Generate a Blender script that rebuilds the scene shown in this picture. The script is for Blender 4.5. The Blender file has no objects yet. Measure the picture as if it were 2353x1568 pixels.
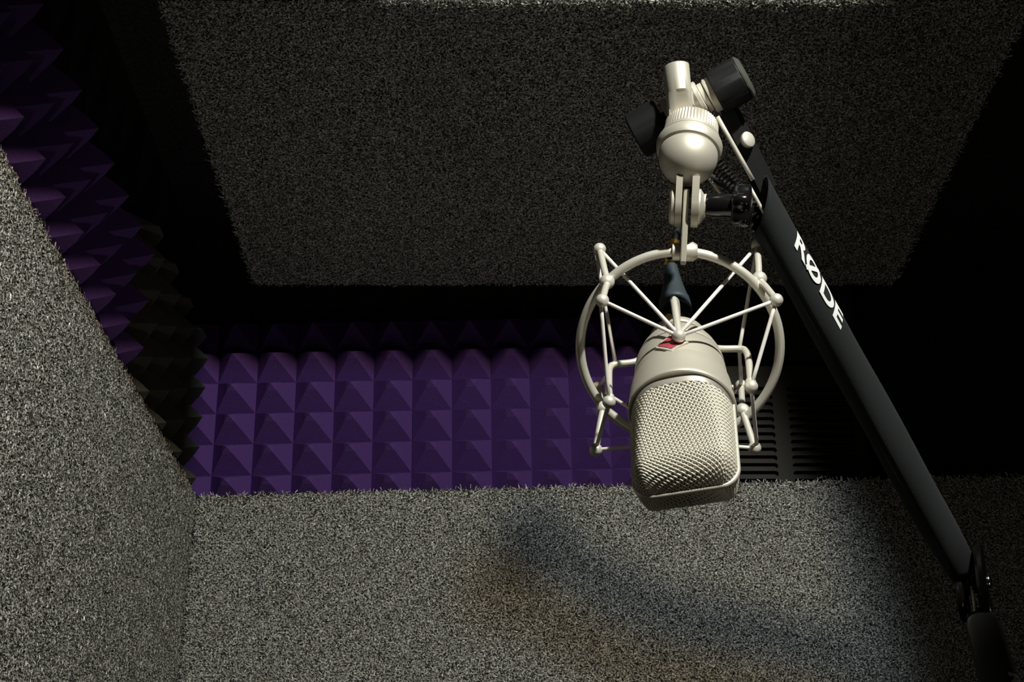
import bpy, bmesh, math, random
import numpy as np
from mathutils import Vector, Matrix

random.seed(7)
rng = np.random.default_rng(7)
SC = bpy.context.scene
COL = SC.collection

# ------------------------------------------------------------------ camera
F = 3400.0
CX, CY = 1176.5, 784.0
PITCH = math.atan(1645.0 / 3400.0)
EYE = Vector((0, 0, 1.5))
RT = Vector((1, 0, 0))
FW = Vector((0, math.cos(PITCH), math.sin(PITCH)))
UP = Vector((0, -math.sin(PITCH), math.cos(PITCH)))

def P(u, v, d):
    """photograph pixel + distance along the view axis -> place in the booth"""
    return EYE + d * FW + RT * ((u - CX) / F * d) + UP * ((CY - v) / F * d)

cam_d = bpy.data.cameras.new('camera')
cam = bpy.data.objects.new('camera', cam_d)
COL.objects.link(cam)
cam_d.sensor_fit = 'HORIZONTAL'
cam_d.sensor_width = 36.0
cam_d.lens = F / 2353.0 * 36.0
cam_d.clip_start = 0.02
cam.location = EYE
cam.rotation_euler = (math.pi / 2 + PITCH, 0, 0)
SC.camera = cam

# ------------------------------------------------------------------ materials
def newmat(name):
    m = bpy.data.materials.new(name)
    m.use_nodes = True
    nt = m.node_tree
    b = nt.nodes['Principled BSDF']
    return m, nt, b

def plain(name, col, rough=0.5, metal=0.0, spec=0.5, bump=None, bstr=0.3, var=0.0, vscale=60.0, sheen=0.0):
    m, nt, b = newmat(name)
    b.inputs['Base Color'].default_value = (*col, 1)
    b.inputs['Roughness'].default_value = rough
    b.inputs['Metallic'].default_value = metal
    b.inputs['Specular IOR Level'].default_value = spec
    if sheen:
        b.inputs['Sheen Weight'].default_value = sheen
    tc = nt.nodes.new('ShaderNodeTexCoord')
    if var:
        n = nt.nodes.new('ShaderNodeTexNoise')
        n.inputs['Scale'].default_value = vscale
        n.inputs['Detail'].default_value = 4
        nt.links.new(tc.outputs['Object'], n.inputs['Vector'])
        r = nt.nodes.new('ShaderNodeValToRGB')
        r.color_ramp.elements[0].position = 0.3
        r.color_ramp.elements[1].position = 0.7
        r.color_ramp.elements[0].color = (*[c * (1 - var) for c in col], 1)
        r.color_ramp.elements[1].color = (*[min(1, c * (1 + var)) for c in col], 1)
        nt.links.new(n.outputs['Fac'], r.inputs['Fac'])
        nt.links.new(r.outputs['Color'], b.inputs['Base Color'])
    if bump:
        n = nt.nodes.new('ShaderNodeTexNoise')
        n.inputs['Scale'].default_value = bump
        n.inputs['Detail'].default_value = 3
        nt.links.new(tc.outputs['Object'], n.inputs['Vector'])
        bp = nt.nodes.new('ShaderNodeBump')
        bp.inputs['Strength'].default_value = bstr
        bp.inputs['Distance'].default_value = 0.002
        nt.links.new(n.outputs['Fac'], bp.inputs['Height'])
        nt.links.new(bp.outputs['Normal'], b.inputs['Normal'])
    return m

def carpet(name, dark, light, scale=300.0):
    m, nt, b = newmat(name)
    b.inputs['Roughness'].default_value = 0.75
    b.inputs['Specular IOR Level'].default_value = 0.25
    tc = nt.nodes.new('ShaderNodeTexCoord')
    n = nt.nodes.new('ShaderNodeTexNoise')
    n.inputs['Scale'].default_value = scale
    n.inputs['Detail'].default_value = 4
    n.inputs['Roughness'].default_value = 0.65
    n.inputs['Distortion'].default_value = 1.2
    nt.links.new(tc.outputs['Object'], n.inputs['Vector'])
    r = nt.nodes.new('ShaderNodeValToRGB')
    r.color_ramp.elements[0].position = 0.38
    r.color_ramp.elements[1].position = 0.66
    r.color_ramp.elements[0].color = (*dark, 1)
    r.color_ramp.elements[1].color = (*light, 1)
    nt.links.new(n.outputs['Fac'], r.inputs['Fac'])
    nt.links.new(r.outputs['Color'], b.inputs['Base Color'])
    bp = nt.nodes.new('ShaderNodeBump')
    bp.inputs['Strength'].default_value = 0.8
    bp.inputs['Distance'].default_value = 0.003
    nt.links.new(n.outputs['Fac'], bp.inputs['Height'])
    nt.links.new(bp.outputs['Normal'], b.inputs['Normal'])
    return m

def fibre(name, dark, light, rough=0.33):
    """pile strands: each strand takes its own grey from a fine noise"""
    m, nt, b = newmat(name)
    b.inputs['Roughness'].default_value = rough
    b.inputs['Specular IOR Level'].default_value = 0.5
    tc = nt.nodes.new('ShaderNodeTexCoord')
    n = nt.nodes.new('ShaderNodeTexNoise')
    n.inputs['Scale'].default_value = 420
    n.inputs['Detail'].default_value = 2
    nt.links.new(tc.outputs['Object'], n.inputs['Vector'])
    r = nt.nodes.new('ShaderNodeValToRGB')
    r.color_ramp.elements[0].position = 0.38
    r.color_ramp.elements[1].position = 0.66
    r.color_ramp.elements[0].color = (*dark, 1)
    r.color_ramp.elements[1].color = (*light, 1)
    nt.links.new(n.outputs['Fac'], r.inputs['Fac'])
    nt.links.new(r.outputs['Color'], b.inputs['Base Color'])
    return m

M = {}
M['carpet'] = carpet('grey_carpet', (0.015, 0.0145, 0.013), (0.09, 0.087, 0.08))
M['fibre'] = fibre('grey_carpet_pile', (0.024, 0.023, 0.0205), (0.80, 0.765, 0.685))
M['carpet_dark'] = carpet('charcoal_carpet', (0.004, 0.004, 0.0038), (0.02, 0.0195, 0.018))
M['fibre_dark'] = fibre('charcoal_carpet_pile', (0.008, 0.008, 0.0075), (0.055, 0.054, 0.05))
M['purple'] = plain('purple_foam', (0.13, 0.058, 0.25), 0.9, spec=0.15, bump=900, bstr=0.5, var=0.10, vscale=500)
M['charcoal'] = plain('charcoal_foam', (0.085, 0.08, 0.064), 0.9, spec=0.15, bump=900, bstr=0.5, var=0.2, vscale=500)
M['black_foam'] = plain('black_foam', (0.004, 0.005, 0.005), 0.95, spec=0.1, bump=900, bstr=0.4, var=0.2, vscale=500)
M['vent'] = plain('dark_grey_plastic', (0.026, 0.024, 0.0195), 0.6, spec=0.35, bump=700, bstr=0.2)
M['nickel'] = plain('satin_nickel', (0.60, 0.56, 0.475), 0.50, metal=0.45, bump=2500, bstr=0.03)
M['nickel_wire'] = plain('nickel_wire', (0.74, 0.70, 0.60), 0.55, metal=0.25)
M['grille_in'] = plain('inner_gauze', (0.50, 0.455, 0.38), 0.7, metal=0.3, bump=2500, bstr=0.3)
M['nickel_mid'] = plain('dull_nickel', (0.47, 0.44, 0.36), 0.5, metal=0.4)
M['nickel_dk'] = plain('darker_nickel', (0.42, 0.39, 0.34), 0.5, metal=0.6)  # darker nickel for the grille band and screws
M['ring'] = plain('nickel_ring', (0.72, 0.685, 0.60), 0.42, metal=0.35)
M['elastic'] = plain('pale_elastic_cord', (0.78, 0.74, 0.70), 0.6, spec=0.3)
M['red'] = plain('red_enamel', (0.40, 0.055, 0.075), 0.25, spec=0.6, var=0.2, vscale=300)
M['gold'] = plain('gold_metal', (0.75, 0.52, 0.12), 0.3, metal=0.9)
M['rubber'] = plain('black_rubber', (0.04, 0.052, 0.060), 0.5, spec=0.4)
M['sleeve'] = plain('black_neoprene', (0.0115, 0.0135, 0.0145), 0.85, spec=0.22, bump=1500, bstr=0.15, sheen=0.05)
M['matte'] = plain('matte_black_plastic', (0.006, 0.0065, 0.0065), 0.6, spec=0.3, bump=1500, bstr=0.1)
M['gloss'] = plain('gloss_black_plastic', (0.006, 0.006, 0.006), 0.18, spec=0.6)
M['chrome'] = plain('polished_steel', (0.75, 0.75, 0.68), 0.2, metal=1.0)
M['white'] = plain('white_print', (0.75, 0.75, 0.75), 0.6, spec=0.3)
M['seam'] = plain('dark_groove', (0.006, 0.006, 0.005), 0.7)
M['capdisc'] = plain('grey_cap', (0.10, 0.105, 0.09), 0.35, metal=0.3)
M['wallboard'] = plain('charcoal_board', (0.012, 0.012, 0.011), 0.9, spec=0.1, var=0.2)

# ------------------------------------------------------------------ helpers
def empty(name, loc, label=None, cat=None, group=None):
    o = bpy.data.objects.new(name, None)
    o.empty_display_size = 0.02
    COL.objects.link(o)
    o.location = loc
    if label: o['label'] = label
    if cat: o['category'] = cat
    if group: o['group'] = group
    return o

def world_loc(o):
    p = Vector(o.location)
    while o.parent:
        o = o.parent
        p = p + Vector(o.location)
    return p

def obj(name, bm, mat, parent=None, smooth=True, origin=None, label=None, recalc=True):
    """links a bmesh whose vertices are in booth coordinates as ONE object"""
    if recalc:
        bmesh.ops.recalc_face_normals(bm, faces=bm.faces)
    base = world_loc(parent) if parent else Vector(origin or (0, 0, 0))
    for v in bm.verts:
        v.co -= base
    me = bpy.data.meshes.new(name)
    bm.to_mesh(me)
    bm.free()
    if smooth:
        me.polygons.foreach_set('use_smooth', [True] * len(me.polygons))
    me.materials.append(mat)
    o = bpy.data.objects.new(name, me)
    COL.objects.link(o)
    if parent:
        o.parent = parent
    elif origin:
        o.location = base
    if label: o['label'] = label
    if smooth == 'auto':
        try:
            me.set_sharp_from_angle(angle=math.radians(35))
        except Exception:
            pass
    return o

def tag(o, label, cat, group=None, kind=None):
    o['label'] = label
    o['category'] = cat
    if group: o['group'] = group
    if kind: o['kind'] = kind
    return o

def struct(o):
    o['kind'] = 'structure'
    return o

def frames(pts):
    n = len(pts)
    tans = []
    for i in range(n):
        a = pts[max(0, i - 1)]
        b = pts[min(n - 1, i + 1)]
        t = (b - a)
        tans.append(t.normalized() if t.length > 1e-9 else Vector((0, 0, 1)))
    t0 = tans[0]
    ref = Vector((0, 0, 1)) if abs(t0.z) < 0.9 else Vector((1, 0, 0))
    nrm = (ref - t0 * ref.dot(t0)).normalized()
    out = []
    for t in tans:
        nrm = nrm - t * nrm.dot(t)
        if nrm.length < 1e-6:
            nrm = t.orthogonal()
        nrm = nrm.normalized()
        out.append((t, nrm, t.cross(nrm)))
    return out

def tube(bm, pts, rad, sides=12, cap=True, closed=False):
    pts = [Vector(p) for p in pts]
    rads = rad if isinstance(rad, (list, tuple)) else [rad] * len(pts)
    fr = frames(pts)
    rings = []
    for p, (t, n, b), r in zip(pts, fr, rads):
        rings.append([bm.verts.new(p + (n * math.cos(2 * math.pi * k / sides) + b * math.sin(2 * math.pi * k / sides)) * r) for k in range(sides)])
    m = len(rings)
    for i in range(m - 1):
        for k in range(sides):
            bm.faces.new((rings[i][k], rings[i][(k + 1) % sides], rings[i + 1][(k + 1) % sides], rings[i + 1][k]))
    if cap and not closed:
        bm.faces.new(rings[0][::-1])
        bm.faces.new(rings[-1])
    return rings

def ball(bm, c, r, seg=14, squash=None, axis=None):
    g = bmesh.ops.create_uvsphere(bm, u_segments=seg, v_segments=max(6, seg // 2 + 2), radius=r)
    for v in g['verts']:
        if squash and axis is not None:
            d = v.co.dot(axis)
            v.co = v.co - axis * d * (1 - squash)
        v.co += c

def lathe(bm, origin, axis, prof, seg=48, xdir=None, capa=True, capb=True):
    """prof: list of (distance along axis, radius)"""
    axis = axis.normalized()
    x = xdir if xdir is not None else axis.orthogonal()
    x = (x - axis * x.dot(axis)).normalized()
    y = axis.cross(x)
    rings = []
    for s, r in prof:
        if r < 1e-6:
            rings.append([bm.verts.new(origin + axis * s)])
        else:
            rings.append([bm.verts.new(origin + axis * s + (x * math.cos(2 * math.pi * k / seg) + y * math.sin(2 * math.pi * k / seg)) * r) for k in range(seg)])
    for a, b in zip(rings[:-1], rings[1:]):
        if len(a) == 1 and len(b) == 1:
            continue
        for k in range(seg):
            k2 = (k + 1) % seg
            if len(a) == 1:
                bm.faces.new((a[0], b[k2], b[k]))
            elif len(b) == 1:
                bm.faces.new((a[k], a[k2], b[0]))
            else:
                bm.faces.new((a[k], a[k2], b[k2], b[k]))
    if capa and len(rings[0]) > 1:
        bm.faces.new(rings[0][::-1])
    if capb and len(rings[-1]) > 1:
        bm.faces.new(rings[-1])
    return rings

def box(bm, lo, hi, bevel=0.0, seg=2):
    g = bmesh.ops.create_cube(bm, size=1.0)
    vs = g['verts']
    for v in vs:
        v.co = Vector([(lo[i] + hi[i]) / 2 + v.co[i] * (hi[i] - lo[i]) for i in range(3)])
    if bevel:
        es = list({e for v in vs for e in v.link_edges})
        bmesh.ops.bevel(bm, geom=es, offset=bevel, segments=seg, affect='EDGES')
    return vs

def slab(bm, c, ax, ay, az, hx, hy, hz, bevel=0.0, seg=2):
    """oriented box: centre, three unit axes, half sizes"""
    g = bmesh.ops.create_cube(bm, size=2.0)
    vs = g['verts']
    for v in vs:
        v.co = Vector((v.co.x * hx, v.co.y * hy, v.co.z * hz))
    if bevel:
        es = list({e for v in vs for e in v.link_edges})
        r = bmesh.ops.bevel(bm, geom=es, offset=bevel, segments=seg, affect='EDGES')
        vs = list({v for f in r['faces'] for v in f.verts} | {v for v in vs if v.is_valid})
    for v in vs:
        q = v.co.copy()
        v.co = c + ax * q.x + ay * q.y + az * q.z

def lerp_pts(a, b, n):
    return [a.lerp(b, i / (n - 1)) for i in range(n)]

def smooth_path(pts, n=8):
    """Catmull-Rom through the points"""
    pts = [Vector(p) for p in pts]
    out = []
    q = [pts[0] * 2 - pts[1]] + pts + [pts[-1] * 2 - pts[-2]]
    for i in range(1, len(q) - 2):
        p0, p1, p2, p3 = q[i - 1], q[i], q[i + 1], q[i + 2]
        for k in range(n):
            t = k / n
            out.append(0.5 * ((2 * p1) + (p2 - p0) * t + (2 * p0 - 5 * p1 + 4 * p2 - p3) * t * t + (3 * p1 - p0 - 3 * p2 + p3) * t ** 3))
    out.append(pts[-1])
    return out

Z0 = 1.5   # camera height; heights below are measured from it

# ------------------------------------------------------------------ the booth
WL, WR, WB, WF = -0.46, 0.74, 1.90, -0.95
CEIL = Z0 + 1.06
def wall(name, lo, hi, mat):
    bm = bmesh.new(); box(bm, lo, hi)
    return struct(obj(name, bm, mat, smooth=False))
wall('floor', (WL - .05, WF - .05, -0.05), (WR + .05, WB + .05, 0), M['wallboard'])
wall('ceiling', (WL - .05, WF - .05, CEIL), (WR + .05, WB + .05, CEIL + .05), M['carpet'])
wall('wall_back', (WL - .05, WB, 0), (WR + .05, WB + .05, CEIL), M['carpet'])
wall('wall_left', (WL - .05, WF, 0), (WL, WB, CEIL), M['carpet'])
wall('wall_right', (WR, WF, 0), (WR + .05, WB, CEIL), M['wallboard'])
wall('wall_front', (WL - .05, WF - .05, 0), (WR + .05, WF, CEIL), M['wallboard'])

def pile(name, parent, mat, o, ex, ey, n, sx, sy, count, width=0.0009, length=0.0062, rise=0.0026, seed=1, reject=None):
    """short curled strands of carpet pile standing on a face: origin, two edge
    directions with lengths, outward normal"""
    r = np.random.default_rng(seed)
    a = r.random(count) * sx
    b = r.random(count) * sy
    if reject is not None:
        k = ~reject(a, b)
        a, b = a[k], b[k]
        count = len(a)
    ang = r.random(count) * 2 * np.pi
    curl = r.normal(0, 1.1, count)
    ln = length * (0.5 + r.random(count))
    hi = rise * (0.25 + r.random(count))
    wd = width * (0.7 + 0.7 * r.random(count))
    ex = np.array(ex); ey = np.array(ey); n = np.array(n); o = np.array(o)
    base = o + a[:, None] * ex + b[:, None] * ey
    def tang(th):
        return np.cos(th)[:, None] * ex + np.sin(th)[:, None] * ey
    pts = []
    p = base + n * 0.0002
    K = 3
    prof = [0.1, 0.9, 1.0, 0.75]
    for k in range(K + 1):
        th = ang + curl * (k / K)
        if k:
            p = p + tang(th) * (ln / K)[:, None]
        pts.append((p + n * (hi * prof[k])[:, None], th))
    vs = []
    twist = r.normal(0, 0.6, count)
    for q, th in pts:
        side = tang(th + np.pi / 2) * np.cos(twist)[:, None] + n * np.sin(twist)[:, None]
        vs.append(q - side * (wd / 2)[:, None])
        vs.append(q + side * (wd / 2)[:, None])
    V = np.stack(vs, 1).reshape(-1, 3)
    V = V - np.array(world_loc(parent))
    nv = 2 * (K + 1)
    i0 = np.arange(count) * nv
    quads = np.concatenate([np.stack([i0 + 2 * k, i0 + 2 * k + 1, i0 + 2 * k + 3, i0 + 2 * k + 2], 1) for k in range(K)], 0)
    me = bpy.data.meshes.new(name)
    me.vertices.add(len(V)); me.vertices.foreach_set('co', V.astype(np.float32).ravel())
    me.loops.add(quads.size); me.loops.foreach_set('vertex_index', quads.astype(np.int32).ravel())
    me.polygons.add(len(quads))
    me.polygons.foreach_set('loop_start', (np.arange(len(quads)) * 4).astype(np.int32))
    me.polygons.foreach_set('use_smooth', np.ones(len(quads), dtype=bool))
    me.materials.append(mat)
    me.update(calc_edges=True)
    ob = bpy.data.objects.new(name, me)
    COL.objects.link(ob)
    ob.parent = parent
    ob['kind'] = 'stuff'
    return ob

# left carpet panel: leaves its foam strip free above
LX = -0.408
LTOP = Z0 + 0.65
bm = bmesh.new()
box(bm, (WL + 0.001, -0.6, 0.001), (LX, 1.80, LTOP), bevel=0.002)
lp = obj('carpet_panel', bm, M['carpet'], smooth='auto', origin=(LX, 0.6, 0))
tag(lp, 'tall grey carpeted wall panel on the left, its top edge running diagonally', 'wall panel')
pile('carpet_pile', lp, M['fibre'], (LX, 0.68, Z0 + 0.12), (0, 1, 0), (0, 0, 1), (1, 0, 0), 1.1155, 0.5275, 236000, seed=3)

# back carpet panel, top edge a little out of level
BY = 1.80
def btop(x):
    return Z0 + 0.65 + (x + 0.408) * (0.0226 / 0.866)
bm = bmesh.new()
x0, x1 = LX + 0.0005, WR - 0.001
vs = [bm.verts.new(p) for p in ((x0, BY, 0), (x1, BY, 0), (x1, BY, btop(x1)), (x0, BY, btop(x0)),
                                (x0, BY + .099, 0), (x1, BY + .099, 0), (x1, BY + .099, btop(x1)), (x0, BY + .099, btop(x0)))]
for f in ((0, 1, 2, 3), (5, 4, 7, 6), (4, 0, 3, 7), (1, 5, 6, 2), (3, 2, 6, 7), (4, 5, 1, 0)):
    bm.faces.new([vs[i] for i in f])
bmesh.ops.bevel(bm, geom=list(bm.edges), offset=0.002, segments=2, affect='EDGES')
bp_ = obj('carpet_panel', bm, M['carpet'], smooth='auto', origin=(0.15, BY, 0))
tag(bp_, 'wide grey carpeted wall panel across the back below the purple foam', 'wall panel')
zb = Z0 + 0.25
pile('carpet_pile', bp_, M['fibre'], (LX + 0.0045, BY, zb), (1, 0, 0), (0, 0, 1), (0, -1, 0), 1.0955, 0.445, 205000, seed=4,
     reject=lambda a, b: (zb + b) > btop(LX + 0.0045 + a) - 0.0025)
bm = bmesh.new()
box(bm, (LX - 0.0004, BY - 0.0012, Z0 + 0.2), (LX + 0.0022, BY + 0.002, LTOP - 0.012))
o = obj('trim_1', bm, M['seam'], smooth=False); struct(o)

# added unseen block left of the lamp, shades the left foam
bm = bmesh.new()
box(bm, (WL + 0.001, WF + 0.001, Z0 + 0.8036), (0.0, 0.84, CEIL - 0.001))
struct(obj('ceiling_shade_block', bm, M['carpet_dark'], smooth=False))

# added unseen bent tube from the right wall, casts the back wall's shadow bands
bm = bmesh.new()
cp = smooth_path([Vector((WR, 0.5, Z0 + 0.69)), Vector((0.55, 0.5, Z0 + 0.748)), Vector((0.3602, 0.5, Z0 + 0.7985)), Vector((0.3086, 0.5, Z0 + 0.811)), Vector((0.2683, 0.5, Z0 + 0.8358))], 8)
tube(bm, cp, 0.009, 16)
ball(bm, cp[-1], 0.015, 16)
struct(obj('shadow_tube', bm, M['matte']))

# carpeted baffle hanging under the ceiling
CZ = Z0 + 0.90
CX0, CX1, CY0, CY1 = -0.339, 0.498, 1.106, 1.694
bm = bmesh.new()
box(bm, (CX0, CY0, CZ), (CX1, CY1, CEIL), bevel=0.014, seg=6)
cb = obj('ceiling_baffle', bm, M['carpet'], smooth='auto', origin=((CX0 + CX1) / 2, (CY0 + CY1) / 2, CEIL))
tag(cb, 'large dark carpeted box baffle hanging from the ceiling above the microphone', 'ceiling baffle')
pile('carpet_pile', cb, M['fibre'], (CX0 + 0.006, CY0 + 0.012, CZ), (1, 0, 0), (0, 1, 0), (0, 0, -1), CX1 - CX0 - 0.012, CY1 - CY0 - 0.018, 190000, seed=5)
pile('carpet_pile', cb, M['fibre'], (CX0 + 0.006, CY0, CZ + 0.012), (1, 0, 0), (0, 0, 1), (0, -1, 0), CX1 - CX0 - 0.012, 0.08, 26000, seed=6)

# ------------------------------------------------------------------ acoustic foam
def foam_tile(name, mat, o, ex, ey, n, nx, ny, px, py, depth, base, sub=4, round_=0.10, b0=0):
    """one tile of pyramids as a height field: origin on the wall, ex/ey edges, n outward"""
    bm = bmesh.new()
    ex, ey, n, o = Vector(ex), Vector(ey), Vector(n), Vector(o)
    NX, NY = nx * sub * 2, ny * sub * 2
    grid = []
    for j in range(NY + 1):
        row = []
        for i in range(NX + 1):
            a = i / (sub * 2); b = (j + b0) / (sub * 2)
            fx = abs((a % 1) - 0.5) * 2; fy = abs((b % 1) - 0.5) * 2
            h = 1 - max(fx, fy)
            h = min(h, 1 - round_ * 0.6)
            row.append(bm.verts.new(o + ex * (a * px) + ey * ((b - b0 / (sub * 2)) * py) + n * (base + depth * h)))
        grid.append(row)
    for j in range(NY):
        for i in range(NX):
            a = (i / (sub * 2)) % 1; b = ((j + b0) / (sub * 2)) % 1
            q = (grid[j][i], grid[j][i + 1], grid[j + 1][i + 1], grid[j + 1][i])
            # split along the hip the cell lies on
            ca, cb_ = a + 0.5 / (sub * 2) - 0.5, b + 0.5 / (sub * 2) - 0.5
            if ca * cb_ > 0:
                bm.faces.new((q[0], q[1], q[2])); bm.faces.new((q[0], q[2], q[3]))
            else:
                bm.faces.new((q[0], q[1], q[3])); bm.faces.new((q[1], q[2], q[3]))
    rim = [grid[0][i] for i in range(NX + 1)] + [grid[j][NX] for j in range(1, NY + 1)] + \
          [grid[NY][i] for i in range(NX - 1, -1, -1)] + [grid[j][0] for j in range(NY - 1, 0, -1)]
    low = []
    for v in rim:
        d = (v.co - o).dot(n)
        low.append(bm.verts.new(v.co - n * d))
    for k in range(len(rim)):
        k2 = (k + 1) % len(rim)
        bm.faces.new((rim[k], low[k], low[k2], rim[k2]))
    bm.faces.new(low)
    return obj(name, bm, mat, smooth=False, origin=o)

tilt = 0.0196
exb = Vector((1, 0, tilt)).normalized()
eyb = Vector((-tilt, 0, 1)).normalized()
FP, FR = 0.0541, 0.0455
zf = Z0 + 0.6857 - FR / 2 - 0.003
t1 = foam_tile('foam_tile', M['purple'], (-0.4595, WB, zf), exb, eyb, (0, -1, 0), 6, 6, FP, FR, 0.053, 0.02)
tag(t1, 'purple pyramid foam tile over the back panel, end one by the left corner', 'foam tile')
o2 = Vector((-0.4595, WB, zf)) + exb * (6 * FP + 0.0005)
t2 = foam_tile('foam_tile', M['purple'], o2, exb, eyb, (0, -1, 0), 6, 6, FP, FR, 0.053, 0.02)
tag(t2, 'purple pyramid foam tile over the back panel, running in behind the microphone', 'foam tile')

# left wall: purple tiles then a charcoal one toward the corner
LP = 0.0607
yl = 1.0435 + LP * 6.5
for k, (lab) in enumerate(('dim purple pyramid foam tile above the left panel, beside the charcoal tile',
                           'dim purple pyramid foam tile above the left panel, at the photo\'s left border')):
    yy = yl - LP * 6 * (k + 1)
    t = foam_tile('foam_tile', M['purple'], (WL, yy, LTOP + 0.002), (0, 1, 0), (0, 0, 1), (1, 0, 0), 6, 3, LP - 0.0001, LP * 0.93, 0.05, 0.025, b0=1)
    tag(t, lab, 'foam tile')
t = foam_tile('foam_tile', M['charcoal'], (WL, yl + 0.002, LTOP + 0.002), (0, 1, 0), (0, 0, 1), (1, 0, 0), 4, 5, (1.80 - yl - 0.004) / 4, 0.0415, 0.040, 0.025, b0=3)
tag(t, 'charcoal pyramid foam tile in the left corner beside the purple ones', 'foam tile')

# slotted vent panel to the right of the purple foam
vx0, vx1 = 0.212, 0.478
vz0, vz1 = Z0 + 0.676, Z0 + 0.868
vy = 1.875
bm = bmesh.new()
def rail(x0, x1, z0, z1):
    q = [bm.verts.new((x, vy, z)) for x, z in ((x0, z0), (x1, z0), (x1, z1), (x0, z1))]
    bm.faces.new(q)
cols = [(vx0 + 0.012, 0.361), (0.379, vx1 - 0.008)]
rows_n = 14
rz0, rz1 = vz0 + 0.004, vz1 - 0.030
rh = (rz1 - rz0) / rows_n
rail(vx0, vx1, vz0, rz0); rail(vx0, vx1, rz1, vz1)
rail(vx0, cols[0][0], rz0, rz1); rail(cols[0][1], cols[1][0], rz0, rz1); rail(cols[1][1], vx1, rz0, rz1)
for (a, b) in cols:
    for k in range(rows_n):
        z0, z1 = rz0 + k * rh, rz0 + (k + 1) * rh
        zc, hr, rr = (z0 + z1) / 2, rh / 2, rh * 0.36
        N = 10
        inner, outer = [], []
        xr, xl = b - rr - 0.001, a + rr + 0.001
        for i in range(N + 1):
            th = -math.pi / 2 + math.pi * i / N
            inner.append((xr + rr * math.cos(th), zc + rr * math.sin(th)))
            tt = i / N
            if tt < 0.3: outer.append((xr + (b - xr) * tt / 0.3, z0))
            elif tt > 0.7: outer.append((b - (b - xr) * (tt - 0.7) / 0.3, z1))
            else: outer.append((b, z0 + (z1 - z0) * (tt - 0.3) / 0.4))
        for i in range(N + 1):
            th = math.pi / 2 + math.pi * i / N
            inner.append((xl + rr * math.cos(th), zc + rr * math.sin(th)))
            tt = i / N
            if tt < 0.3: outer.append((xl - (xl - a) * tt / 0.3, z1))
            elif tt > 0.7: outer.append((a + (xl - a) * (tt - 0.7) / 0.3, z0))
            else: outer.append((a, z1 - (z1 - z0) * (tt - 0.3) / 0.4))
        vi = [bm.verts.new((x, vy, z)) for x, z in inner]
        vo = [bm.verts.new((x, vy, z)) for x, z in outer]
        vb = [bm.verts.new((x, vy + 0.010, z + 0.002)) for x, z in inner]
        L = len(vi)
        for i in range(L):
            j = (i + 1) % L
            bm.faces.new((vo[i], vo[j], vi[j], vi[i]))
            bm.faces.new((vi[i], vi[j], vb[j], vb[i]))
        bm.faces.new(vb)
q0 = [(vx0, vz0), (vx1, vz0), (vx1, vz1), (vx0, vz1)]
for i in range(4):
    (xa, za), (xb, zb2) = q0[i], q0[(i + 1) % 4]
    bm.faces.new([bm.verts.new(p) for p in ((xa, vy, za), (xb, vy, zb2), (xb, WB, zb2), (xa, WB, za))])
bmesh.ops.remove_doubles(bm, verts=bm.verts, dist=1e-5)
vent = obj('vent_panel', bm, M['vent'], smooth=False, origin=((vx0 + vx1) / 2, WB, vz0))
tag(vent, 'dark slotted vent panel with two columns of slots behind the boom arm', 'vent panel')

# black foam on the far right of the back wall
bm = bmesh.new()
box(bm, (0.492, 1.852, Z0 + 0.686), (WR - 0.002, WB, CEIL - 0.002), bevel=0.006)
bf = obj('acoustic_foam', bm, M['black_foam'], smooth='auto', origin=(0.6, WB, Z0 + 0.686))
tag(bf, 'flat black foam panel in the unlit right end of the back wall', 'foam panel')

# ------------------------------------------------------------------ microphone
TH, LEAN, ROLL = math.radians(37), math.radians(3.2), math.radians(8)
B0 = P(1568, 949, 0.840)
tw = (EYE - B0).normalized()
dn = (-UP - tw * (-UP).dot(tw)).normalized()
rt = tw.cross(dn) * -1
if rt.dot(RT) < 0: rt = -rt
dl = (dn * math.cos(LEAN) + rt * math.sin(LEAN)).normalized()
rl = (rt * math.cos(LEAN) - dn * math.sin(LEAN)).normalized()
AX = (tw * math.cos(TH) + dl * math.sin(TH)).normalized()         # toward the head tip
FR0 = (tw * math.sin(TH) - dl * math.cos(TH)).normalized()
LA0 = rl
FRN = (FR0 * math.cos(ROLL) - LA0 * math.sin(ROLL)).normalized()  # mic's front
LAT = (LA0 * math.cos(ROLL) + FR0 * math.sin(ROLL)).normalized()  # mic's side
mm = 0.001
def MC(s, b, l, roll=True):
    return B0 + AX * (s * mm) + (FRN if roll else FR0) * (b * mm) + (LAT if roll else LA0) * (l * mm)

mic = empty('microphone', MC(-68, 0, 0), 'satin nickel condenser microphone with wedge mesh head hanging upside down', 'microphone')
# body: collar + tapering barrel
bm = bmesh.new()
prof = [(0.9, 28.0), (1.0, 29.2), (1.6, 29.8), (1.1, 30.6), (0.2, 30.9), (-1.2, 30.9), (-2.0, 30.7), (-14, 29.8), (-21, 29.0), (-22.0, 28.8), (-22.5, 27.9),
        (-34, 27.2), (-44.4, 26.4), (-44.9, 26.0)]
lathe(bm, B0, AX, [(s * mm, r * mm) for s, r in prof], 96, FRN, capa=True, capb=True)
body = obj('body', bm, M['nickel'], mic, smooth='auto')
bm = bmesh.new()
lathe(bm, B0, AX, [(-44.8 * mm, 25.2 * mm), (-46.0 * mm, 25.2 * mm)], 72, FRN)
obj('seam', bm, M['seam'], mic)
bm = bmesh.new()
prof = [(-45.9, 25.0), (-46.0, 25.8), (-46.5, 26.0), (-51, 25.0), (-56, 23.4), (-60, 21.6), (-64, 19.2), (-66.5, 16.5), (-67.8, 13.5), (-68.2, 11.5), (-69, 11.3), (-73, 11.3), (-73, 9.6)]
lathe(bm, B0, AX, [(s * mm, r * mm) for s, r in prof], 72, FRN)
obj('end_cap', bm, M['nickel'], mic, smooth='auto')
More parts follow.
